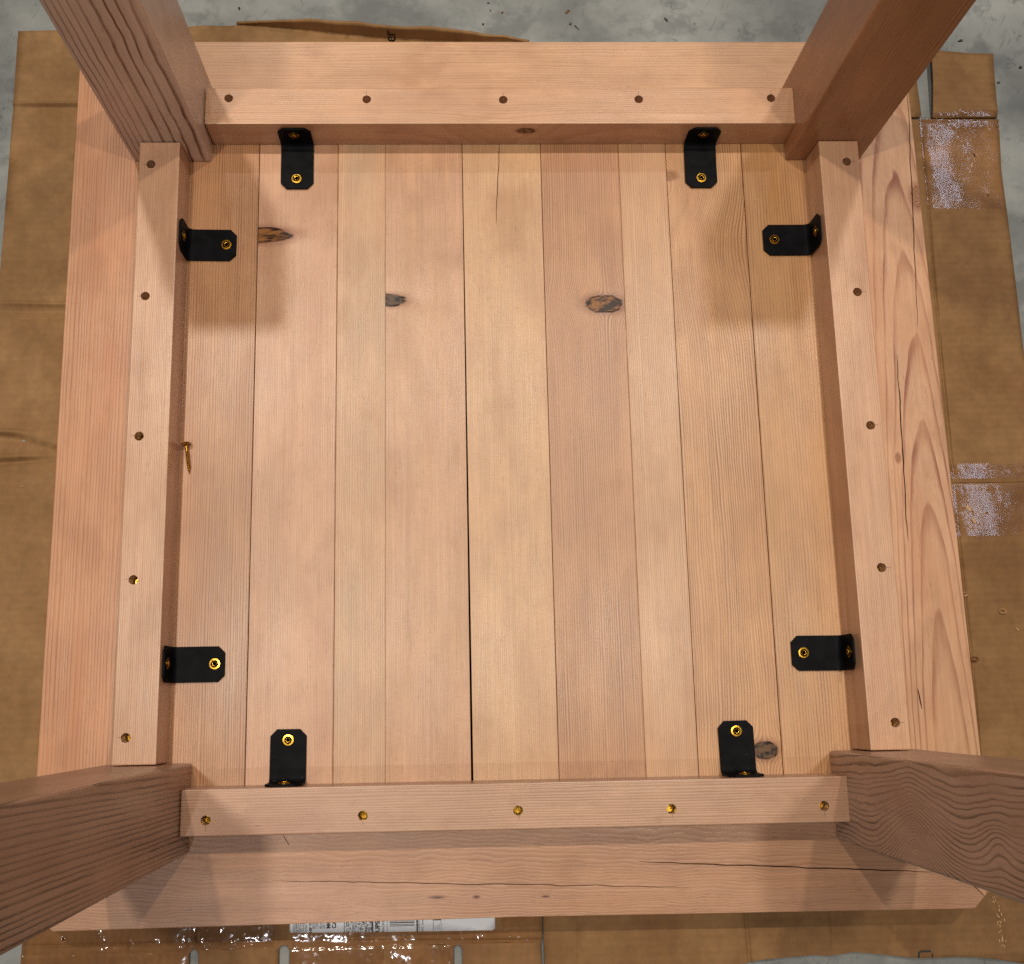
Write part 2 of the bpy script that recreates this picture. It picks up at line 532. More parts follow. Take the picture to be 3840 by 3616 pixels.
aprons = [
    (box_pts(-257.8, 312.9, 338.2, 376.4), [(-235.5, 365.1), (-103.2, 363.9), (28.7, 363.3), (160.7, 363.8), (290.7, 364.9)],
     dict(axes='xyz', early=E(220, 172, 138), late=E(176, 122, 90), pitch=2.0, pith=(700, 40), contrast=0.40, seed=21.0, wob=(2.5, 200, 30),
          bumps=[(30, 338, -7, 55, 14)], knots=[(50.8, 25.0, 9, 4.8, 'dark', 338)])),
    (box_pts(-318.2, -280.2, -257.8, 319.2), [(-306.8, 296.5), (-306.6, 164.4), (-306.6, 30.9), (-306.0, -99.2), (-306.6, -234.9)],
     dict(axes='yxz', early=E(218, 172, 142), late=E(174, 120, 88), pitch=1.7, pith=(-700, 40), contrast=0.40, seed=22.0, ray=0.2)),
    ([(335.4, -257.8), (371.4, -257.8), (372.4, 319.4), (333.9, 319.4)],
     [(360.0, 297.5), (359.2, 164.0), (360.5, 33.9), (359.0, -98.0), (359.0, -234.4)],
     dict(axes='yxz', early=E(220, 174, 142), late=E(176, 122, 88), pitch=1.8, pith=(900, 40), contrast=0.38, seed=23.0, ray=0.15)),
    (box_pts(-258.0, 312.9, -317.2, -278.8), [(-236.8, -304.3), (-104.6, -303.3), (27.5, -301.8), (159.0, -303.3), (290.9, -303.5)],
     dict(axes='xyz', early=E(206, 164, 138), late=E(158, 110, 82), pitch=2.2, pith=(-60, 120), contrast=0.48, seed=24.0, wob=(2.5, 180, 30))),
]
SD = [18.0, 16.0, 15.0, 12.0]
pencil = Mat("pencil_line")
px_, py_, pz_ = pencil.coords()
pencil.link(pencil.mix(pencil.noise(pencil.vec(px_, py_, pz_), 1.0, 2.0), srgb(70, 52, 44), srgb(140, 108, 86)), 'Base Color')
TICK = [(0, 1), (-1, 0), (1, 0), (0, -1)]
for (pts, holes, kw), sd, (tx_, ty_) in zip(aprons, SD, TICK):
    o = link_mesh("apron", prism(pts, -0.2, H, 1.1, 2), wood("apron_wood", **kw))
    if tx_ == 1:                   # this apron leans a little
        for v in o.data.vertices:
            if v.co.z < 0.02:
                v.co.x -= 0.0012 if v.co.y > 0 else 0.0030
    carve(o, holes, H, 24.0)
    attach(o, table)
    for hx, hy in holes:
        bm = bmesh.new()
        j, l0, l1 = random.uniform(-0.8, 0.8), 4.3, random.uniform(7, 9.5)
        cs = [(l0, -0.22 + j), (l1, -0.16 + j * 0.6), (l1, 0.16 + j * 0.6), (l0, 0.22 + j)]
        bm.faces.new([bm.verts.new(((hx + a * tx_ + b * abs(ty_)) * MM, (hy + a * ty_ + b * abs(tx_)) * MM, (H + 0.06) * MM)) for a, b in cs])
        link_mesh("pencil_mark", bm, pencil.m, o)
        sc_o = bpy.data.objects.new("screw", screw_me)
        COL.objects.link(sc_o)
        attach(sc_o, o)
        sc_o.location = (hx * MM, hy * MM, (H - sd) * MM)
        sc_o.rotation_euler = (random.uniform(-0.06, 0.06), random.uniform(-0.06, 0.06), random.uniform(0, 1))

# legs
LEG = 540.0
legs = [
    (box_pts(-335.2, -258.6, 319.9, 396.6),
     wood("striped_leg_wood", 'zxy', E(232, 202, 188), E(108, 52, 28), 2.4, (-218, 572), tilt=0.0, contrast=1.0, seed=31.5,
          wob=(0.8, 70, 60), sharp=(0.64, 0.86), vary=0.12, blotch_amt=0.25, pores=0.2, bump=0.08)),
    (box_pts(312.6, 389.2, 319.9, 396.6),
     wood("plain_leg_wood", 'zxy', E(190, 134, 96), E(124, 74, 46), 1.7, (600, 640), contrast=0.50, seed=32.5,
          wob=(1.6, 200, 40), blotch=E(160, 108, 76), blotch_amt=0.5, cracks=[(54, 90, 322, 326, 0.01)])),
    (box_pts(-335.6, -258.8, -335.6, -258.6),
     wood("ridged_leg_wood", 'zyx', E(184, 142, 120), E(62, 32, 22), 3.1, (-100, -90), tilt=0.03, contrast=1.0, seed=33.5, smudge=0.3,
          wob=(1.0, 90, 50), sharp=(0.48, 0.88), vary=0.35, pores=0.2, bump=0.08)),
    (box_pts(312.4, 389.0, -335.6, -258.8),
     wood("swirled_leg_wood", 'zyx', E(200, 163, 144), E(68, 38, 26), 2.7, (-130, 520), tilt=0.02, contrast=1.0, seed=34.5,
          wob=(2.2, 60, 26), sharp=(0.52, 0.88), vary=0.45, pores=0.2, bump=0.08,
          bumps=[(166, -350, 62, 34, 58, 1), (288, -306, 9, 16, 14), (84, -322, -10, 40, 26), (240, -300, -9, 36, 30)])),
]
for pts, m in legs:
    link_mesh("leg", prism(pts, -0.5, LEG, 3.2, 3), m, table)

# black corner brackets
bk = Mat("black_powder_coat")
qx, qy, qz = bk.coords()
bnz = bk.noise(bk.vec(qx / 0.8, qy / 0.8, qz / 0.8), 1.0, 2.0, 0.6)
bnl = bk.noise(bk.vec(qx / 14, qy / 14, qz / 14), 1.0, 2.0, 0.6)
oi = bk.nt.nodes.new('ShaderNodeObjectInfo')
rnd_ = NX(bk.nt, oi.outputs['Random']) * 37.0
scf = bk.noise(bk.vec(qx / 1.1 + rnd_, qy / 5.0 + rnd_, qz / 1.1), 1.0, 1.0, 0.4).step(0.76, 0.80)
bcol = bk.mix(bnl.step(0.35, 0.7), (0.003, 0.003, 0.0035), (0.006, 0.006, 0.007))
bk.link(bk.mix(scf * 0.55, bcol, (0.10, 0.10, 0.10)), 'Base Color')
bk.b.inputs['Roughness'].default_value = 0.55
bk.b.inputs['Specular IOR Level'].default_value = 0.07
bk.link(bk.bump(bnz, 0.15, 0.0002), 'Normal')


def bracket_bm():
    """L strip: a = distance from the apron face, z = height above the planks, w = half width"""
    path = [(48.0, 2.1, 10.2), (42.0, 2.1, 16.0), (24.0, 2.1, 16.0), (8.0, 2.1, 16.0)]
    for k in range(1, 6):
        t = k / 6 * math.pi / 2
        path.append((2.1 + 5.0 - 5.0 * math.sin(t), 2.1 + 5.0 - 5.0 * math.cos(t), 16.0))
    path += [(2.1, 12.0, 16.0), (2.1, 25.0, 16.0), (2.1, 31.0, 10.6)]
    bm = bmesh.new()
    rows = []
    for i, (a, z, w) in enumerate(path):
        p0 = path[max(i - 1, 0)]
        p1 = path[min(i + 1, len(path) - 1)]
        ta, tz = p1[0] - p0[0], p1[1] - p0[1]
        L = math.hypot(ta, tz)
        na, nz = tz / L, -ta / L      # towards the inside of the corner
        if na < -1e-6 or nz < -1e-6:
            na, nz = -na, -nz
        na, nz = abs(na), abs(nz)
        th = 2.0
        rows.append([bm.verts.new((a * MM, -w * MM, z * MM)), bm.verts.new((a * MM, w * MM, z * MM)),
                     bm.verts.new(((a - na * th) * MM, w * MM, (z - nz * th) * MM)),
                     bm.verts.new(((a - na * th) * MM, -w * MM, (z - nz * th) * MM))])
    for i in range(len(rows) - 1):
        for k in range(4):
            bm.faces.new((rows[i][k], rows[i][(k + 1) % 4], rows[i + 1][(k + 1) % 4], rows[i + 1][k]))
    bm.faces.new(rows[0])
    bm.faces.new(rows[-1])
    bmesh.ops.recalc_face_normals(bm, faces=bm.faces)
    bmesh.ops.bevel(bm, geom=[e for e in bm.edges if e.calc_face_angle(0) > 0.6], offset=0.25 * MM, segments=2, affect='EDGES')
    return bm


bracket_me = bpy.data.meshes.new("bracket")
b_ = bracket_bm()
b_.to_mesh(bracket_me)
b_.free()
bracket_me.materials.append(bk.m)
WASHER = [(5.0, 0.0), (5.0, 0.7), (4.8, 0.95), (3.45, 1.0), (3.30, 0.0), (3.0, 0.0), (2.9, 0.5), (2.55, 1.3), (1.95, 1.75), (1.75, 1.7), (1.6, -0.6)]
ws_bm = lathe(WASHER, 24, True, True, lobes=(9, 10))
ws_me = bpy.data.meshes.new("washer_screw")
ws_bm.to_mesh(ws_me)
ws_bm.free()
ws_me.materials.append(BRASS)

# (contact point on the apron face, direction away from it in degrees, distance of the screw)
brk = [((-174.6, 338.2), -90, 38.0), ((227.0, 338.2), -90, 38.2),
       ((-280.2, 231.6), 0, 38.6), ((-280.2, -172.3), 0, 39.1),
       ((332.6, 233.7), 180, 37.2), ((331.6, -171.7), 180, 37.2),
       ((-174.2, -278.8), 90, 38.5), ((228.3, -278.8), 90, 38.9)]
for k, ((px, py), deg, sa) in enumerate(brk):
    o = bpy.data.objects.new("bracket", bracket_me)
    COL.objects.link(o)
    attach(o, table)
    o.location = (px * MM, py * MM, 0.0002)
    o.rotation_euler = (0, 0, math.radians(deg) + random.uniform(-0.02, 0.02))
    for hor in (True, False):
        s_ = bpy.data.objects.new("screw", ws_me)
        COL.objects.link(s_)
        s_.parent = o
        if hor:
            s_.location = (sa * MM, random.uniform(-0.6, 0.6) * MM, 0.0021)
            s_.rotation_euler = (0, 0, random.uniform(0, 1))
        else:
            s_.location = (0.0021, random.uniform(-1, 1) * MM, 0.0205)
            s_.rotation_euler = (0, math.pi / 2, 0)

# ------------------------------------------------------------------ the loose screw lying on the planks
ls = empty("loose_screw", (-273.2, 32.2, 0))
thing(ls, "loose brass wood screw lying on the plank beside the left apron", "screw")
head = lathe([(1.3, 2.6), (1.9, 1.2), (4.9, 0.6), (5.1, 0.0), (4.8, -0.5), (2.9, -0.9), (2.0, -1.5), (1.6, -1.6)], 24, True, True)
shank_rings = []
n_t = 17
for k in range(n_t * 4 + 1):
    zz = 2.4 + k / (n_t * 4) * 27.0
    taper = 1.0 if zz < 23 else max(0.12, 1 - (zz - 23) / 6.6)
    base = 1.25
    ph = k % 4
    r = base if zz < 7.5 else (base + (0.75 if ph == 2 else (0.0 if ph == 0 else 0.1)))
    shank_rings.append((r * taper, zz))
shank = lathe(shank_rings, 16, True, True)
for nm, bm in (("head", head), ("shank", shank)):
    o = link_mesh(nm, bm, BRASS)
    o.parent = ls
    # local +z (towards the tip) lies along the picture's down direction, head rim touching the plank
    o.rotation_euler = (math.radians(99), 0, math.radians(6.5))
    o.location = (0, 0, 0.0051)

# ------------------------------------------------------------------ cardboard
def card_mat(name, base, dark, flute=0.05, seed=0.0, ax='x'):
    M = Mat(name)
    x, y, z = M.coords()
    a = M.noise(M.vec(x / 60, y / 60, seed), 1.0, 4.0, 0.6)
    b = M.noise(M.vec(x / 11.0, y / 13.0, seed + 4), 1.0, 4.0, 0.7)
    f = M.noise(M.vec(x / 0.7, y / 0.7, seed + 8), 1.0, 2.0, 0.6)
    c = M.mix(a.step(0.3, 0.72), base, dark)
    c = M.mix(1.0, c, M.mix(b.step(0.25, 0.75), (0.88, 0.87, 0.86), (1.10, 1.10, 1.10)), 'MULTIPLY')
    c = M.mix(1.0, c, M.mix(f, (0.78,) * 3, (1.20,) * 3), 'MULTIPLY')
    q = x if ax == 'x' else y
    w = ((q / 7.0 + b * 0.25).fract() - 0.5).abs() * 2.0
    c = M.mix(1.0, c, M.mix(w, (1 - flute,) * 3, (1 + flute,) * 3), 'MULTIPLY')
    ct = M.noise(M.vec(x / 120 + 7, y / 90, seed + 12), 1.0, 5.0, 0.7)
    c = M.mix(ct.step(0.54, 0.66) * 0.35, c, tuple(k * 0.72 for k in dark))
    vv = M.voro(M.vec(x / 9, y / 9, seed), 1.0)
    c = M.mix((1.0 - vv.step(0.03, 0.07)) * 0.5, c, tuple(k * 0.55 for k in base))
    M.link(c, 'Base Color')
    M.b.inputs['Roughness'].default_value = 0.72
    M.b.inputs['Specular IOR Level'].default_value = 0.25
    M.link(M.bump(f * 0.5 + b * 0.5 + w * 0.9, 0.22, 0.0005), 'Normal')
    return M.m


KRAFT = card_mat("kraft_left", E(150, 114, 75), E(134, 98, 61), 0.02, 1.0, 'y')
BOXC = card_mat("box_right", E(143, 107, 68), E(126, 90, 55), 0.03, 5.0, 'y')
BOXB = card_mat("box_bottom", E(142, 104, 66), E(122, 87, 54), 0.03, 9.0, 'x')


def seg_gauss(px, py, c):
    x0, y0, x1, y1, amp, w = c
    dx, dy = x1 - x0, y1 - y0
    L2 = dx * dx + dy * dy
    t = max(0, min(1, ((px - x0) * dx + (py - y0) * dy) / L2))
    d = math.hypot(px - x0 - t * dx, py - y0 - t * dy)
    e = min(1.0, 6 * min(t, 1 - t) + 0.25) if len(c) == 6 else 1
    return amp * e * math.exp(-(d / w) ** 2)


def sheet(name, outline, ztop, thick, hfun, mat, step=9.0, fine_x=(), fine_y=(), parent=None, smooth=True):
    bm = bmesh.new()
    vs = [bm.verts.new((x, y, 0)) for x, y in outline]
    bm.faces.new(vs)
    bmesh.ops.triangulate(bm, faces=bm.faces[:])
    xs = [p[0] for p in outline]
    ys = [p[1] for p in outline]

    def cuts(lo, hi, fine):
        c = []
        n = int((hi - lo) / step)
        c += [lo + (hi - lo) * i / (n + 1) for i in range(1, n + 1)]
        for f in fine:
            c += [f + d for d in (-4, -2.4, -1.2, 0, 1.2, 2.4, 4) if lo < f + d < hi]
        return sorted(c)
    for cx in cuts(min(xs), max(xs), fine_x):
        bmesh.ops.bisect_plane(bm, geom=bm.verts[:] + bm.edges[:] + bm.faces[:], dist=1e-4, plane_co=(cx, 0, 0), plane_no=(1, 0, 0))
    for cy in cuts(min(ys), max(ys), fine_y):
        bmesh.ops.bisect_plane(bm, geom=bm.verts[:] + bm.edges[:] + bm.faces[:], dist=1e-4, plane_co=(0, cy, 0), plane_no=(0, 1, 0))
    bmesh.ops.remove_doubles(bm, verts=bm.verts[:], dist=0.02)
    bmesh.ops.recalc_face_normals(bm, faces=bm.faces)
    if bm.faces[0].normal.z < 0:
        bmesh.ops.reverse_faces(bm, faces=bm.faces[:])
    for v in bm.verts:
        v.co.z = ztop + hfun(v.co.x, v.co.y)
    if thick:
        ret = bmesh.ops.extrude_face_region(bm, geom=bm.faces[:])
        top = [e for e in ret['geom'] if isinstance(e, bmesh.types.BMVert)]
        ts = set(top)
        for v in bm.verts:
            if v not in ts:
                v.co.z -= thick
        bmesh.ops.recalc_face_normals(bm, faces=bm.faces)
    for v in bm.verts:
        v.co *= MM
    me_o = link_mesh(name, bm, mat, parent)
    if smooth:
        me = me_o.data
        for p in me.polygons:
            p.use_smooth = abs(p.normal.z) > 0.25
    return me_o


def nz(x, y, sc, seed=0):
    return mnoise.noise(Vector((x / sc, y / sc, seed)))


ZC = -39.2
# --- left sheet with a torn standing lip along the far edge
left_cr = [(-480, 407.8, -300, 406.8, 1.6, 2.2), (-480, 403.5, -300, 403, -1.0, 4),
           (-480, 189.5, -380, 187.2, 1.4, 2.0), (-480, 181, -380, 181, -1.2, 3.5), (-480, 173, -380, 175, -0.9, 2.5),
           (-480, 58.0, -446, 56.5, 2.4, 2.4), (-446, 56.5, -400, 40.0, 2.2, 2.6), (-480, 52, -440, 50, -1.6, 4),
           (-446, 50, -398, 33.5, -1.8, 3.2), (-480, 25.5, -425, 28.5, -1.8, 2.4), (-425, 28.5, -396, 32, -0.9, 3.0),
           (-480, 31, -430, 33, 1.3, 3.0), (-478, 486, -380, 489, -1.2, 2.2)]


def h_left(x, y):
    h = 0.55 * nz(x, y, 70, 3) + 0.25 * nz(x, y, 24, 8)
    for c in left_cr:
        h += 2.0 * seg_gauss(x, y, c)
    if x > -390 and y < 470:
        h = min(h, 0.3)
    return h


# standing lip
lip_base = [(-247, 499), (-222, 498.5), (-180, 494.2), (-138, 489.0), (-112, 486.4), (-83, 484.0), (-45, 481.6), (-10, 480.4), (25, 479.6), (50, 479.2), (62, 479.0)]
lip_top = [(-246, 501.0), (-222, 503.2), (-180, 503.6), (-160, 503.6), (-115, 500.4), (-84, 496.2), (-40, 495.6), (-13, 492.2), (12, 487.4), (34, 485.4), (62, 479.6)]


def interp(pl, x):
    for (xa, ya), (xb, yb) in zip(pl, pl[1:]):
        if xa <= x <= xb:
            return ya + (yb - ya) * (x - xa) / (xb - xa)
    return pl[0][1] if x < pl[0][0] else pl[-1][1]


rag = lambda x: 0.8 * nz(x, 0, 9, 1) + 0.5 * nz(x, 3, 3, 2)
out = [(-474.9, 491.2)]
out += [(-474.6, 344), (-476.0, 200), (-480, 60), (-484, -120), (-486, -371), (40, -371)]
out += [(58, 478.5)]
for xx in range(40, -470, -10):
    if xx > -250:
        b = interp(lip_base, xx) + 0.6
    elif xx > -300:
        b = 498
    else:
        b = 496 + (xx + 300) * 0.028
    out.append((xx, b + rag(xx)))
lroot = empty("cardboard_sheet", (-420, 60, -43))
thing(lroot, "creased brown cardboard sheet under the left side of the table, with a torn lip", "cardboard")
sheet("panel", out, ZC, 3.2, h_left, KRAFT, 11, (), (407, 405, 188, 181, 174, 57, 50, 43, 36, 28), lroot)
bm = bmesh.new()
rows = []
NL = 104
for i in range(NL + 1):
    X = -247 + i / NL * 309
    b, t = interp(lip_base, X), interp(lip_top, X)
    dzz = max(0.3, (t - b)) * 1.28 + 0.5 * nz(X, 0, 5, 5)
    r = []
    for k in range(5):
        f = k / 4
        yy = b + (t - b) * 0.10 * f + 1.2 * f * nz(X, f * 10, 22, 4) + 0.9 * math.sin(X / 17) * f * (1 - f)
        r.append(bm.verts.new((X * MM, yy * MM, (ZC - 0.3 + dzz * f) * MM)))
    rows.append(r)
for i in range(NL):
    for k in range(4):
        bm.faces.new((rows[i][k], rows[i + 1][k], rows[i + 1][k + 1], rows[i][k + 1]))
back = [[bm.verts.new(v.co + Vector((0, 0.0022, -0.0001))) for v in r] for r in rows]
for i in range(NL):
    for k in range(4):
        bm.faces.new((back[i][k], back[i][k + 1], back[i + 1][k + 1], back[i + 1][k]))
    bm.faces.new((rows[i][4], rows[i + 1][4], back[i + 1][4], back[i][4]))
for e in (0, NL):
    for k in range(4):
        bm.faces.new((rows[e][k], rows[e][k + 1], back[e][k + 1], back[e][k]))
bmesh.ops.recalc_face_normals(bm, faces=bm.faces)
lip = link_mesh("torn_lip", bm, KRAFT, lroot, True)

# --- box on the right
rroot = empty("flattened_box", (510, 200, -43))
thing(rroot, "flattened brown carton with clear tape and an open slot, beside the table's upper right corner", "carton")
right_cr = [(475.5, 392, 474.5, 300, -2.8, 1.2), (474.5, 300, 472.3, 160, -2.8, 1.2), (472.3, 160, 471.5, -2, -2.8, 1.2),
            (470, 388.4, 562, 386.8, 1.0, 1.6), (488, 380, 562, 378.5, -0.7, 1.2)]


def h_right(x, y):
    h = 0.5 * nz(x, y, 60, 13) + 0.2 * nz(x, y, 18, 18)
    for c in right_cr:
        h += seg_gauss(x, y, c)
    if y < 6:
        h -= (6 - y) * 0.22
    return min(h, 0.2) if x < 455 else h


sheet("panel", [(395, 388.8), (395, -4.4), (640, -4.4), (640, 90), (556.8, 118), (556.9, 252), (555.8, 330), (558.8, 378.5), (558.9, 388.6)],
      ZC, 3.4, h_right, BOXC, 10, (474, 472.5), (387, 379, 0, 3), rroot)


def h_flap(x, y):
    return 1.0 + 5.5 * max(0, min(1, (y - 391) / 40)) * max(0, min(1, (540 - x) / 50)) + 0.3 * nz(x, y, 40, 21) + (0.8 - 2.2 * math.exp(-((y - 390.5) / 2.5) ** 2)) + (0.8 if y > 440 else 0) * (y - 440) / 25


sheet("flap", [(488.0, 392.0), (490.5, 390.6), (557.9, 391.2), (558.2, 398), (560.3, 464.4), (491.0, 465.0)], ZC, 3.4, h_flap, BOXC, 10, (), (392, 397), rroot)
sheet("flap", [(400, 390.4), (474.6, 391.6), (476.8, 394), (474.4, 470), (400, 470)], ZC, 3.4, lambda x, y: -0.2, BOXC, 14, (), (), rroot)

# dark boxes along the flap's cut edge paint the shade in its openings
dark_m = Mat("flute_shade_brown")
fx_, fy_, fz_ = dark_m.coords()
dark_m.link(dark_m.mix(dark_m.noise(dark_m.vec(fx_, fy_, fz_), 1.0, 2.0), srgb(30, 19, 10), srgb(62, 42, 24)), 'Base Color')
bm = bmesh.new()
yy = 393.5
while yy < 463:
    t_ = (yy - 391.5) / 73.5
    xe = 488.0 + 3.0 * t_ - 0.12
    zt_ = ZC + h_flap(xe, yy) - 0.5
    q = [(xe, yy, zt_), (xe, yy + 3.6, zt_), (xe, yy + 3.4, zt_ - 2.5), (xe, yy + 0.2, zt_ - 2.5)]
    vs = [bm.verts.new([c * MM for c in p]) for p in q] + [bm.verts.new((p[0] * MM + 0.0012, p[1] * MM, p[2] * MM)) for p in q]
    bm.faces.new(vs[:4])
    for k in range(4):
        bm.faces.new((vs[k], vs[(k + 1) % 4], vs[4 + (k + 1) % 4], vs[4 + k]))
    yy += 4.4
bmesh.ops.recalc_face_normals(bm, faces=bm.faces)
flt = link_mesh("painted_flute_shade", bm, dark_m.m, rroot)
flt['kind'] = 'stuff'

# --- lower sheet
broot = empty("cardboard_sheet", (300, -420, -43))
thing(broot, "large brown cardboard sheet with a wavy edge under the table's lower right corner", "cardboard")
low_cr = [(84, -372, 83.6, -452, -0.9, 1.3), (236.6, -372, 239.0, -452, -2.6, 1.2), (317.1, -372, 315.4, -446, -0.9, 1.2),
          (471.2, -14, 471.6, -185, -2.8, 1.2), (471.6, -185, 469.5, -300, -2.8, 1.2), (468.5, -300, 466, -375, 1.0, 3.0), (466, -375, 473, -440, 1.0, 3.0)]


def h_low(x, y):
    h = 0.5 * nz(x, y, 60, 33) + 0.2 * nz(x, y, 20, 38)
    for c in low_cr:
        h += seg_gauss(x, y, c)
    if y > -13:
        h -= (y + 13) * 0.22
    if y < -434 and x > 240:
        h += 1.6 * math.exp(-((y + 444) / 5) ** 2)
    return min(h, 0.2) if (x < 455 and y > -400) else h


edge = [(52.5, -449), (120, -450), (180, -449.2), (232, -447.6), (238, -446.6), (243, -445.2), (262, -443.2), (284.8, -442.2), (297, -441.6),
        (309.2, -442.4), (321, -441.4), (334.0, -439.9), (356, -442.0), (382.6, -445.3), (394, -446.4), (407.1, -446.5), (428, -446.2), (446.5, -447.0), (468, -449.6), (490.2, -453.8), (540, -462), (640, -480)]
edge = [(x, y + 0.4 * nz(x, 0, 6, 44)) for x, y in edge]
sheet("panel", [(52.5, -373.5), *edge, (640, -4.9), (395, -4.9), (395, -373.5)][::-1], ZC, 3.4, h_low, BOXC, 10,
      (84, 237.5, 316.5, 471.5, 470), (-9, -12, -440, -445), broot)

# --- taped box along the near edge
troot = empty("taped_box", (-180, -420, -43))
thing(troot, "flattened taped shipping carton with a white address label, below the table's near edge", "carton")
tape_cr = [(-414, -417.2, -268, -417.8, -1.6, 1.5), (-268, -417.8, -182, -418.3, -1.6, 1.5), (-182, -418.3, -30, -421.8, -1.6, 1.5), (-30, -421.8, 52, -423.2, -1.8, 1.6),
           (-261.5, -380, -261.0, -424, -1.4, 1.3), (-181.9, -380, -181.5, -422, -1.0, 1.2), (-261, -412, -250, -421, 1.5, 2.5), (-350, -400, -344, -412, 1.3, 2.0)]


def h_tape(x, y):
    h = 0.45 * nz(x, y, 45, 53) + 0.2 * nz(x, y, 15, 58)
    for c in tape_cr:
        h += seg_gauss(x, y, c)
    if y < -424:
        h += 0.9 + 0.5 * nz(x, 0, 60, 3)
    return h


def slot(xa, xb, ytop):
    return [(xb, -520), (xb + 0.3, ytop - 4), (xb - 2, ytop - 0.6), (xa + 3, ytop), (xa, ytop - 3), (xa, -520)]


pts = [(-414.4, -374.5), (52.0, -374.5), (51.0, -423.5), (49.5, -426), (51, -520)]
pts += slot(-29.6, -21.6, -424.4) + slot(-186.2, -176.6, -421.6) + slot(-265.6, -257.2, -423.2)
pts += [(-413.6, -520), (-414.0, -418)]
sheet("panel", pts, ZC, 3.4, h_tape, BOXB, 8, (-261.3, -181.7), (-417.5, -420, -422.5), troot)

# clear packing tape: thin crinkled film
def tape_mat(name, rough):
    tp = Mat(name)
    gl = tp.nt.nodes.new('ShaderNodeBsdfGlossy')
    gl.inputs['Roughness'].default_value = rough
    gl.inputs['Color'].default_value = (1, 1, 1, 1)
    tr = tp.nt.nodes.new('ShaderNodeBsdfTransparent')
    x, y, z = tp.coords()
    age = tp.noise(tp.vec(x / 24, y / 18, z), 1.0, 3.0, 0.6)
    tp.nt.links.new(tp.mix(age.step(0.3, 0.7), (0.97, 0.95, 0.92), (0.93, 0.90, 0.85)), tr.inputs['Color'])
    fr = tp.nt.nodes.new('ShaderNodeFresnel')
    fr.inputs['IOR'].default_value = 1.5
    mx = tp.nt.nodes.new('ShaderNodeMixShader')
    tp.nt.links.new(fr.outputs[0], mx.inputs[0])
    tp.nt.links.new(tr.outputs[0], mx.inputs[1])
    tp.nt.links.new(gl.outputs[0], mx.inputs[2])
    tp.nt.links.new(mx.outputs[0], tp.out.inputs['Surface'])
    return tp.m


TAPE_S, TAPE_R = tape_mat("clear_tape", 0.10), tape_mat("crinkled_tape", 0.11)
trnd = random.Random(77)


def tape(quad, hf, parent, fine, broad, step=1.9, lift=0.95):
    """crinkled film: quad = four corners (mm); fine = facet height jitter, broad = slow ripple"""
    (ax, ay), (bx_, by_), (cx, cy), (dx, dy) = quad
    nu = max(2, int(math.hypot(bx_ - ax, by_ - ay) / step))
    nv = max(2, int(math.hypot(dx - ax, dy - ay) / step))
    bm = bmesh.new()
    g_ = []
    for i in range(nu + 1):
        row = []
        for k in range(nv + 1):
            a, b = i / nu, k / nv
            jx = trnd.uniform(-0.35, 0.35) * step if 0 < i < nu else 0
            jy = trnd.uniform(-0.35, 0.35) * step if 0 < k < nv else 0
            X = (ax * (1 - a) + bx_ * a) * (1 - b) + (dx * (1 - a) + cx * a) * b + jx
            Y = (ay * (1 - a) + by_ * a) * (1 - b) + (dy * (1 - a) + cy * a) * b + jy
            calm = 0.25 + 0.75 * max(0, min(1, 0.5 + 2.2 * nz(X, Y, 17, 90)))
            row.append(bm.verts.new((X * MM, Y * MM, (ZC + lift + max(hf(X, Y), -0.35) * (1.0 if parent is troot else 0.55) + trnd.gauss(0, fine) * calm + broad * nz(X, Y, 19, 71)) * MM)))
        g_.append(row)
    for i in range(nu):
        for k in range(nv):
            q = (g_[i][k], g_[i + 1][k], g_[i + 1][k + 1], g_[i][k + 1])
            if trnd.random() < 0.5:
                bm.faces.new(q[:3])
                bm.faces.new((q[0], q[2], q[3]))
            else:
                bm.faces.new((q[0], q[1], q[3]))
                bm.faces.new(q[1:])
    return link_mesh("packing_tape", bm, TAPE_R if parent is troot else TAPE_S, parent, True)


tape([(473.3, 286.9), (553.5, 286.4), (558.2, 391), (473.3, 391)], h_right, rroot, 0.014, 0.04)
tape([(489, 391.6), (557.6, 391.9), (558.0, 399), (489, 399)], h_flap, rroot, 0.05, 0.4)
tape(box_pts(457, 640, -1.0, 14.2), h_right, rroot, 0.014, 0.04)
tape(box_pts(457, 640, -58.8, -6.6), h_low, broot, 0.014, 0.04)
tape(box_pts(-412, -190, -423.4, -376), h_tape, troot, 0.10, 0.6)
tape(box_pts(-412, -267, -437, -423.6), h_tape, troot, 0.10, 0.6)
tape(box_pts(-174, -92, -470, -424), h_tape, troot, 0.11, 0.6)
tape(box_pts(-86, -32, -470, -424), h_tape, troot, 0.09, 0.5)
tape(box_pts(-174, 48, -423.6, -412.4), h_tape, troot, 0.10, 0.6)
tape(box_pts(14, 50, -411, -376), h_tape, troot, 0.09, 0.5)

# address label
wm = Mat("label_paper")
x, y, z = wm.coords()
lw = wm.noise(wm.vec(x / 20, y / 9, z), 1.0, 3.0, 0.6)
lc = wm.mix(lw.step(0.45, 0.75) * 0.25, (0.80, 0.81, 0.84), (0.62, 0.64, 0.68))
wm.link(lc, 'Base Color')
wm.b.inputs['Roughness'].default_value = 0.35
ink = Mat("black_ink")
ix, iy, iz = ink.coords()
inn = ink.noise(ink.vec(ix / 1.2, iy / 1.2, iz), 1.0, 2.0, 0.6)
ink.link(ink.mix(inn, (0.010, 0.010, 0.012), (0.035, 0.033, 0.032)), 'Base Color')
ink.b.inputs['Roughness'].default_value = 0.55
label = sheet("address_label", [(-176.6, -376.5), (-176.6, -409.3), (-175.0, -411.2), (6.0, -413.4), (8.4, -411.6), (8.6, -376.5)], ZC + 0.55, 0.12,
              lambda x, y: h_tape(x, y) * 0.4, wm.m, 12, (), (), troot)
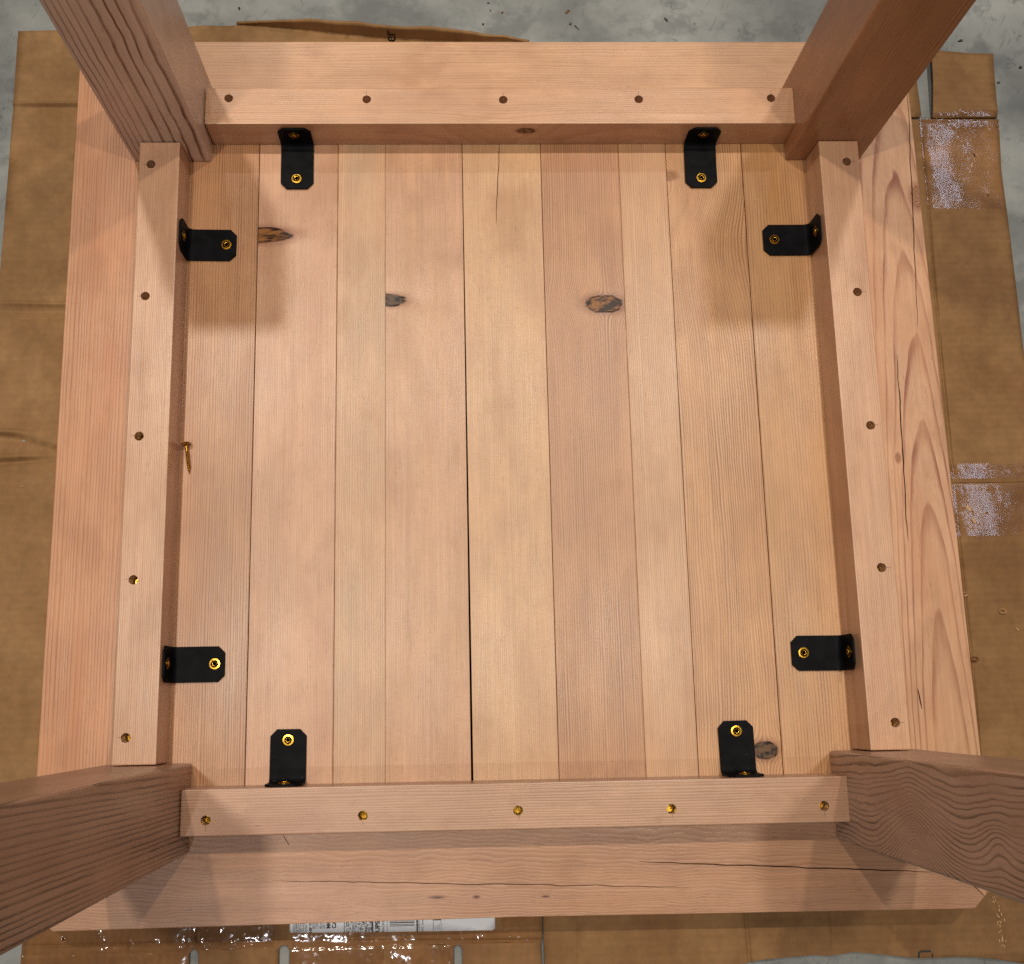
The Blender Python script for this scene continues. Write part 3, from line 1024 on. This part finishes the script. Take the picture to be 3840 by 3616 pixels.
ZL = ZC + 1.0


def flat_text(body, size, x, y, z, rot, mat, parent, bold=False, name="print"):
    cu = bpy.data.curves.new("t", 'FONT')
    cu.body = body
    cu.size = size * MM
    cu.extrude = 0.00004
    if bold:
        cu.offset = 0.00016 * size / 4
    o = bpy.data.objects.new("t", cu)
    COL.objects.link(o)
    bpy.context.view_layer.update()
    me = bpy.data.meshes.new_from_object(o.evaluated_get(bpy.context.evaluated_depsgraph_get()))
    bpy.data.objects.remove(o)
    Tm = Matrix.Translation((x * MM, y * MM, z * MM)) @ Matrix.Rotation(rot, 4, 'Z')
    me.transform(Tm)
    me.materials.clear()
    me.materials.append(mat)
    r = bpy.data.objects.new(name, me)
    COL.objects.link(r)
    attach(r, parent)
    return r


def quads(rects, z, mat, parent, name="print"):
    bm = bmesh.new()
    for x0, x1, y0, y1 in rects:
        vs = [bm.verts.new((a * MM, b * MM, z * MM)) for a, b in ((x0, y0), (x1, y0), (x1, y1), (x0, y1))]
        bm.faces.new(vs)
    return link_mesh(name, bm, mat, parent)


UP = math.pi / 2
LX = lambda p: -176.1 + (p - 160) / (1545 - 160) * 184.2      # label column -> mm


def ltxt(body, col, size, y0=-411.2, bold=False):
    flat_text(body, size, LX(col), y0, ZL, UP, ink.m, label, bold)


for body, col, size in (("EASON B", 190, 2.6), ("0658888", 207, 2.6), ("EASON E", 223, 2.6), ("209 WES", 239, 2.6), ("UMNER", 256, 2.6), ("NITED S", 275, 2.6)):
    ltxt(body, col, size)
ltxt("HIP TO", 306, 3.2, -411.4, True)
for body, col in (("IESS", 328), ("120", 350), ("IESS", 376), ("191", 398)):
    ltxt(body, col, 3.4, -408.4)
ltxt("MO", 430, 5.0, -408.2, True)
ltxt("CA", 468, 5.0, -408.2, True)
ltxt("UPS", 763, 5.6, -412.2, True)
ltxt("RACKING", 795, 3.0, -412.2)
ltxt("LLING: P", 1038, 2.4, -412.4)
ltxt("ESC: Snow", 1060, 2.4, -412.4)
rect = []
for cx_, w_ in ((524, 0.35), (526, 0.2), (715, 1.5), (815, 0.3), (1018, 1.4), (1127, 0.3), (1180, 0.25)):
    rect.append((LX(cx_) - w_ / 2, LX(cx_) + w_ / 2, -412.6, -378))
for yy, hh in ((-400.2, 0.9), (-402.2, 0.5), (-403.4, 0.35), (-404.6, 0.9), (-406.2, 0.5), (-407.4, 0.5), (-398.6, 0.5), (-396.6, 0.9)):
    rect.append((LX(832), LX(1000), yy - hh / 2, yy + hh / 2))
rect.append((LX(1130), LX(1180), -403.4, -390))
rr = random.Random(5)
for i in range(44):
    for k in range(17):
        xx = LX(530) + 0.4 + i * 0.54
        yy = -411.6 + k * 0.82 + (0.4 if i % 2 else 0)
        d2 = math.hypot(xx - LX(618), yy + 399)
        if d2 < 4.2 and not (1.2 < d2 < 1.9 or 2.6 < d2 < 3.3):
            continue
        if d2 < 4.2 or rr.random() < 0.42:
            rect.append((xx - 0.26, xx + 0.26, yy - 0.34, yy + 0.34))
quads(rect, ZL + 0.02, ink.m, label)
flat_text("ups", 3.0, LX(1170), -402.4, ZL + 0.07, UP, wm.m, label, True)
for body, col in (("carbon", 1142), ("neutral", 1156), ("shipment", 1169)):
    ltxt(body, col, 1.25, -411.6)

# writing on the torn lip and the mark on the lower sheet
flat_text("er", 19.0, -84.6, 0, 0, 0, ink.m, lip)
t_o = [o for o in COL.objects if o.parent == lip][-1]
t_me = t_o.data
for v in t_me.vertices:
    # lay the letters up the lip: text x -> upwards, text y -> towards -x
    tx, ty = v.co.x * 1000 + 84.6, v.co.y * 1000
    X = -84.0 - ty + 4.5
    up = tx
    b, t = interp(lip_base, X), interp(lip_top, X)
    full = (t - b) * 1.28
    flat_len = 5.5
    if up < flat_len:
        v.co = Vector((X, b - flat_len + up - 0.2, ZC + 0.8)) * MM
    else:
        q = up - flat_len
        f = q / max(full, 1)
        yy = b + (t - b) * 0.10 * f + 1.2 * f * nz(X, f * 10, 22, 4) + 0.9 * math.sin(X / 17) * f * (1 - f)
        v.co = Vector((X, yy - 0.7, ZC - 0.3 + q)) * MM


def stroke(pl, w, z, mat, parent, name="print"):
    bm = bmesh.new()
    L, R = [], []
    for i, (px, py) in enumerate(pl):
        a = pl[max(i - 1, 0)]
        b = pl[min(i + 1, len(pl) - 1)]
        d = Vector((b[0] - a[0], b[1] - a[1])).normalized()
        L.append(bm.verts.new(((px - d.y * w / 2) * MM, (py + d.x * w / 2) * MM, z * MM)))
        R.append(bm.verts.new(((px + d.y * w / 2) * MM, (py - d.x * w / 2) * MM, z * MM)))
    for i in range(len(pl) - 1):
        bm.faces.new((L[i], R[i], R[i + 1], L[i + 1]))
    return link_mesh(name, bm, mat, parent)


stroke([(393.0, -446.0), (393.1, -443.6), (393.6, -441.6), (395.0, -440.5), (397, -440.3), (400, -440.2), (404.6, -440.4)], 1.5, ZC + 2.6, ink.m, broot)
stroke([(405.6, -442.0), (405.8, -443.6), (405.4, -446.0)], 0.9, ZC + 2.6, ink.m, broot)

# ------------------------------------------------------------------ debris
chip_m = Mat("pale_shaving")
x, y, z = chip_m.coords()
cn = chip_m.noise(chip_m.vec(x / 2, y / 2, z / 2), 1.0, 2.0, 0.5)
chip_m.link(chip_m.mix(cn, srgb(206, 168, 122), srgb(170, 124, 82)), 'Base Color')
chip_m.b.inputs['Roughness'].default_value = 0.7
red_m = Mat("red_shaving")
x, y, z = red_m.coords()
cn = red_m.noise(red_m.vec(x / 2, y / 2, z / 2), 1.0, 2.0, 0.5)
red_m.link(red_m.mix(cn, srgb(150, 92, 54), srgb(110, 62, 36)), 'Base Color')
dk_m = Mat("dark_crumb")
x, y, z = dk_m.coords()
cn = dk_m.noise(dk_m.vec(x / 2, y / 2, z / 2), 1.0, 2.0, 0.5)
dk_m.link(dk_m.mix(cn, srgb(34, 32, 30), srgb(66, 58, 50)), 'Base Color')
rust_m = Mat("rust_leaf")
x, y, z = rust_m.coords()
cn = rust_m.noise(rust_m.vec(x / 2, y / 2, z / 2), 1.0, 2.0, 0.5)
rust_m.link(rust_m.mix(cn, srgb(120, 76, 46), srgb(86, 52, 34)), 'Base Color')


def curl(name, x, y, z, r, turns, w, ang, mat, label_, cat="shaving", flat=0.6):
    bm = bmesh.new()
    n = int(10 * turns) + 3
    prev = None
    for i in range(n + 1):
        a = i / n * turns * 2 * math.pi + ang
        rr_ = r * (1 - 0.45 * i / n)
        c0 = (x + rr_ * math.cos(a), y + rr_ * math.sin(a) * flat)
        lift = 0.4 + r * 0.5 * (0.5 + 0.5 * math.sin(a * 1.3))
        v0 = bm.verts.new((c0[0] * MM, c0[1] * MM, (z + lift) * MM))
        v1 = bm.verts.new(((c0[0] + w * 0.45 * math.cos(a)) * MM, (c0[1] + w * 0.45 * math.sin(a)) * MM, (z + lift + w * 0.7) * MM))
        if prev:
            bm.faces.new((prev[0], v0, v1, prev[1]))
        prev = (v0, v1)
    bmesh.ops.recalc_face_normals(bm, faces=bm.faces)
    o = link_mesh(name, bm, mat)
    md = o.modifiers.new("thickness", 'SOLIDIFY')
    md.thickness = 0.0003
    return thing(o, label_, cat)


def chip(name, x, y, z, lx, ly, ang, mat, label_, cat, h=0.8, group=None, seed=1):
    rg = random.Random(seed)
    bm = bmesh.new()
    n = 8
    top, bot = [], []
    for i in range(n):
        a = 2 * math.pi * i / n
        k = rg.uniform(0.65, 1.15)
        px, py = lx / 2 * k * math.cos(a), ly / 2 * k * math.sin(a)
        qx_, qy_ = px * math.cos(ang) - py * math.sin(ang), px * math.sin(ang) + py * math.cos(ang)
        top.append(bm.verts.new(((x + qx_ * 0.8) * MM, (y + qy_ * 0.8) * MM, (z + h * rg.uniform(0.6, 1.2)) * MM)))
        bot.append(bm.verts.new(((x + qx_) * MM, (y + qy_) * MM, (z + 0.05) * MM)))
    bm.faces.new(top)
    bm.faces.new(list(reversed(bot)))
    for i in range(n):
        bm.faces.new((bot[i], bot[(i + 1) % n], top[(i + 1) % n], top[i]))
    bmesh.ops.recalc_face_normals(bm, faces=bm.faces)
    o = link_mesh(name, bm, mat)
    return thing(o, label_, cat, group)


ZS = ZC + 0.35
curl("wood_shaving", 505.1, -132.7, ZS, 3.4, 1.4, 1.8, 0.4, chip_m.m, "pale curled wood shaving alone on the cardboard right of the table")
curl("wood_shaving", 472.5, -178.0, ZS, 3.6, 1.5, 1.8, 2.0, red_m.m, "reddish brown curled shaving tucked against the table's right edge")
curl("wood_shaving", 469.6, -116.0, ZS, 2.4, 0.9, 2.0, 1.0, chip_m.m, "small pale shaving at the table's right edge, above the reddish curl")
chip("wood_chip", 518.4, -150.2, ZS, 5.4, 1.6, -0.9, chip_m.m, "slim pale wood splinter on the cardboard below the lone pale curl", "wood chip", 0.5, None, 3)
chip("paper_scrap", 483.2, -31.5, ZC + 0.9, 8.0, 5.0, -0.8, chip_m.m, "torn scrap of brown paper stuck on the right hand packing tape", "scrap", 0.6, None, 4)
chip("paper_scrap", 486.6, -43.0, ZC + 0.9, 8.5, 3.4, -1.2, chip_m.m, "narrow torn paper strip on the packing tape, just below the broader scrap", "scrap", 0.5, None, 6)
chip("wood_chip", -439.5, 2.4, ZS, 2.6, 1.5, 0.2, chip_m.m, "pale crumb on the left cardboard, level with the loose screw's tip", "wood chip", 0.8, None, 7)
chip("wood_chip", -420.4, 89.0, ZS, 1.6, 1.2, 1.2, chip_m.m, "tiny pale crumb on the left cardboard above its double crease", "wood chip", 0.7, None, 8)
rg = random.Random(12)
bm = bmesh.new()
for i in range(70):
    t = rg.random()
    cx_ = 466.5 + 7 * t + rg.gauss(0, 2.0)
    cy_ = -376 - 62 * t + rg.gauss(0, 2.5)
    sz = rg.uniform(0.25, 1.0)
    bmesh.ops.create_icosphere(bm, subdivisions=1, radius=sz * MM, matrix=Matrix.Translation((cx_ * MM, cy_ * MM, (ZC + 1.2) * MM)) @ Matrix.Diagonal((1, rg.uniform(0.6, 2.2), 0.5, 1)))
o = link_mesh("sawdust", bm, chip_m.m)
o['kind'] = 'stuff'
o['label'] = "line of pale sawdust crumbs along the crease at the lower right"
ZF = -43.1
specks = [(-468.4, 394.7, 2.2, 7.5, -0.5, dk_m.m, "dark thin twig on the concrete at the left edge, beside the cardboard"),
          (-436.1, 499.4, 2.6, 1.8, 0.4, dk_m.m, "dark crumb on the concrete just above the left cardboard sheet's corner"),
          (-246.0, 521.5, 2.2, 4.6, 0.3, dk_m.m, "dark flake on the concrete right of the striped leg"),
          (19.3, 528.0, 3.0, 1.6, 0.1, dk_m.m, "dark crumb at the top edge of the picture, left of the rust flake"),
          (34.5, 517.2, 2.6, 4.6, -0.5, rust_m.m, "small rust brown leaf flake on the concrete above the torn lip's end"),
          (21.5, 519.2, 1.6, 2.6, 0.0, dk_m.m, "dark pellet on the concrete left of the small rust flake"),
          (13.5, 503.0, 2.2, 3.0, 0.2, dk_m.m, "dark round pellet on the concrete just above the torn lip's right end"),
          (104.5, 518.2, 6.2, 4.0, 0.6, rust_m.m, "broad rust brown leaf flake on the concrete above the black smudge"),
          (107.5, 503.5, 4.6, 3.6, 1.0, dk_m.m, "black crumpled leaf bit on the concrete behind the table, centre"),
          (113.5, 499.5, 1.2, 7.5, 0.7, dk_m.m, "black stalk on the concrete touching the crumpled leaf bit"),
          (210.7, 509.0, 2.6, 7.8, 0.75, dk_m.m, "black splinter on the concrete between the leaf bit and the upper right leg"),
          (518.0, 494.0, 2.0, 1.4, 0.3, dk_m.m, "dark crumb on the concrete right of the plain leg, at the top edge"),
          (530.0, 484.2, 7.0, 3.4, 0.2, dk_m.m, "black curled leaf scrap on the concrete above the carton flap"),
          (548.0, 466.0, 3.0, 2.0, 0.6, dk_m.m, "dark crumb touching the far edge of the carton flap"),
          (566.0, 434.0, 4.6, 2.6, 0.1, dk_m.m, "dark crumb on the concrete beside the carton flap's right edge"),
          (592.0, 452.0, 3.6, 4.0, 0.9, dk_m.m, "dark leaf crumb on the concrete at the right edge of the picture")]
for k, (x, y, lx, ly, a, m, lab) in enumerate(specks):
    chip("floor_crumb", x, y, ZF, lx, ly, a, m, lab, "crumb", 1.1, "dark crumbs scattered on the concrete", 20 + k)
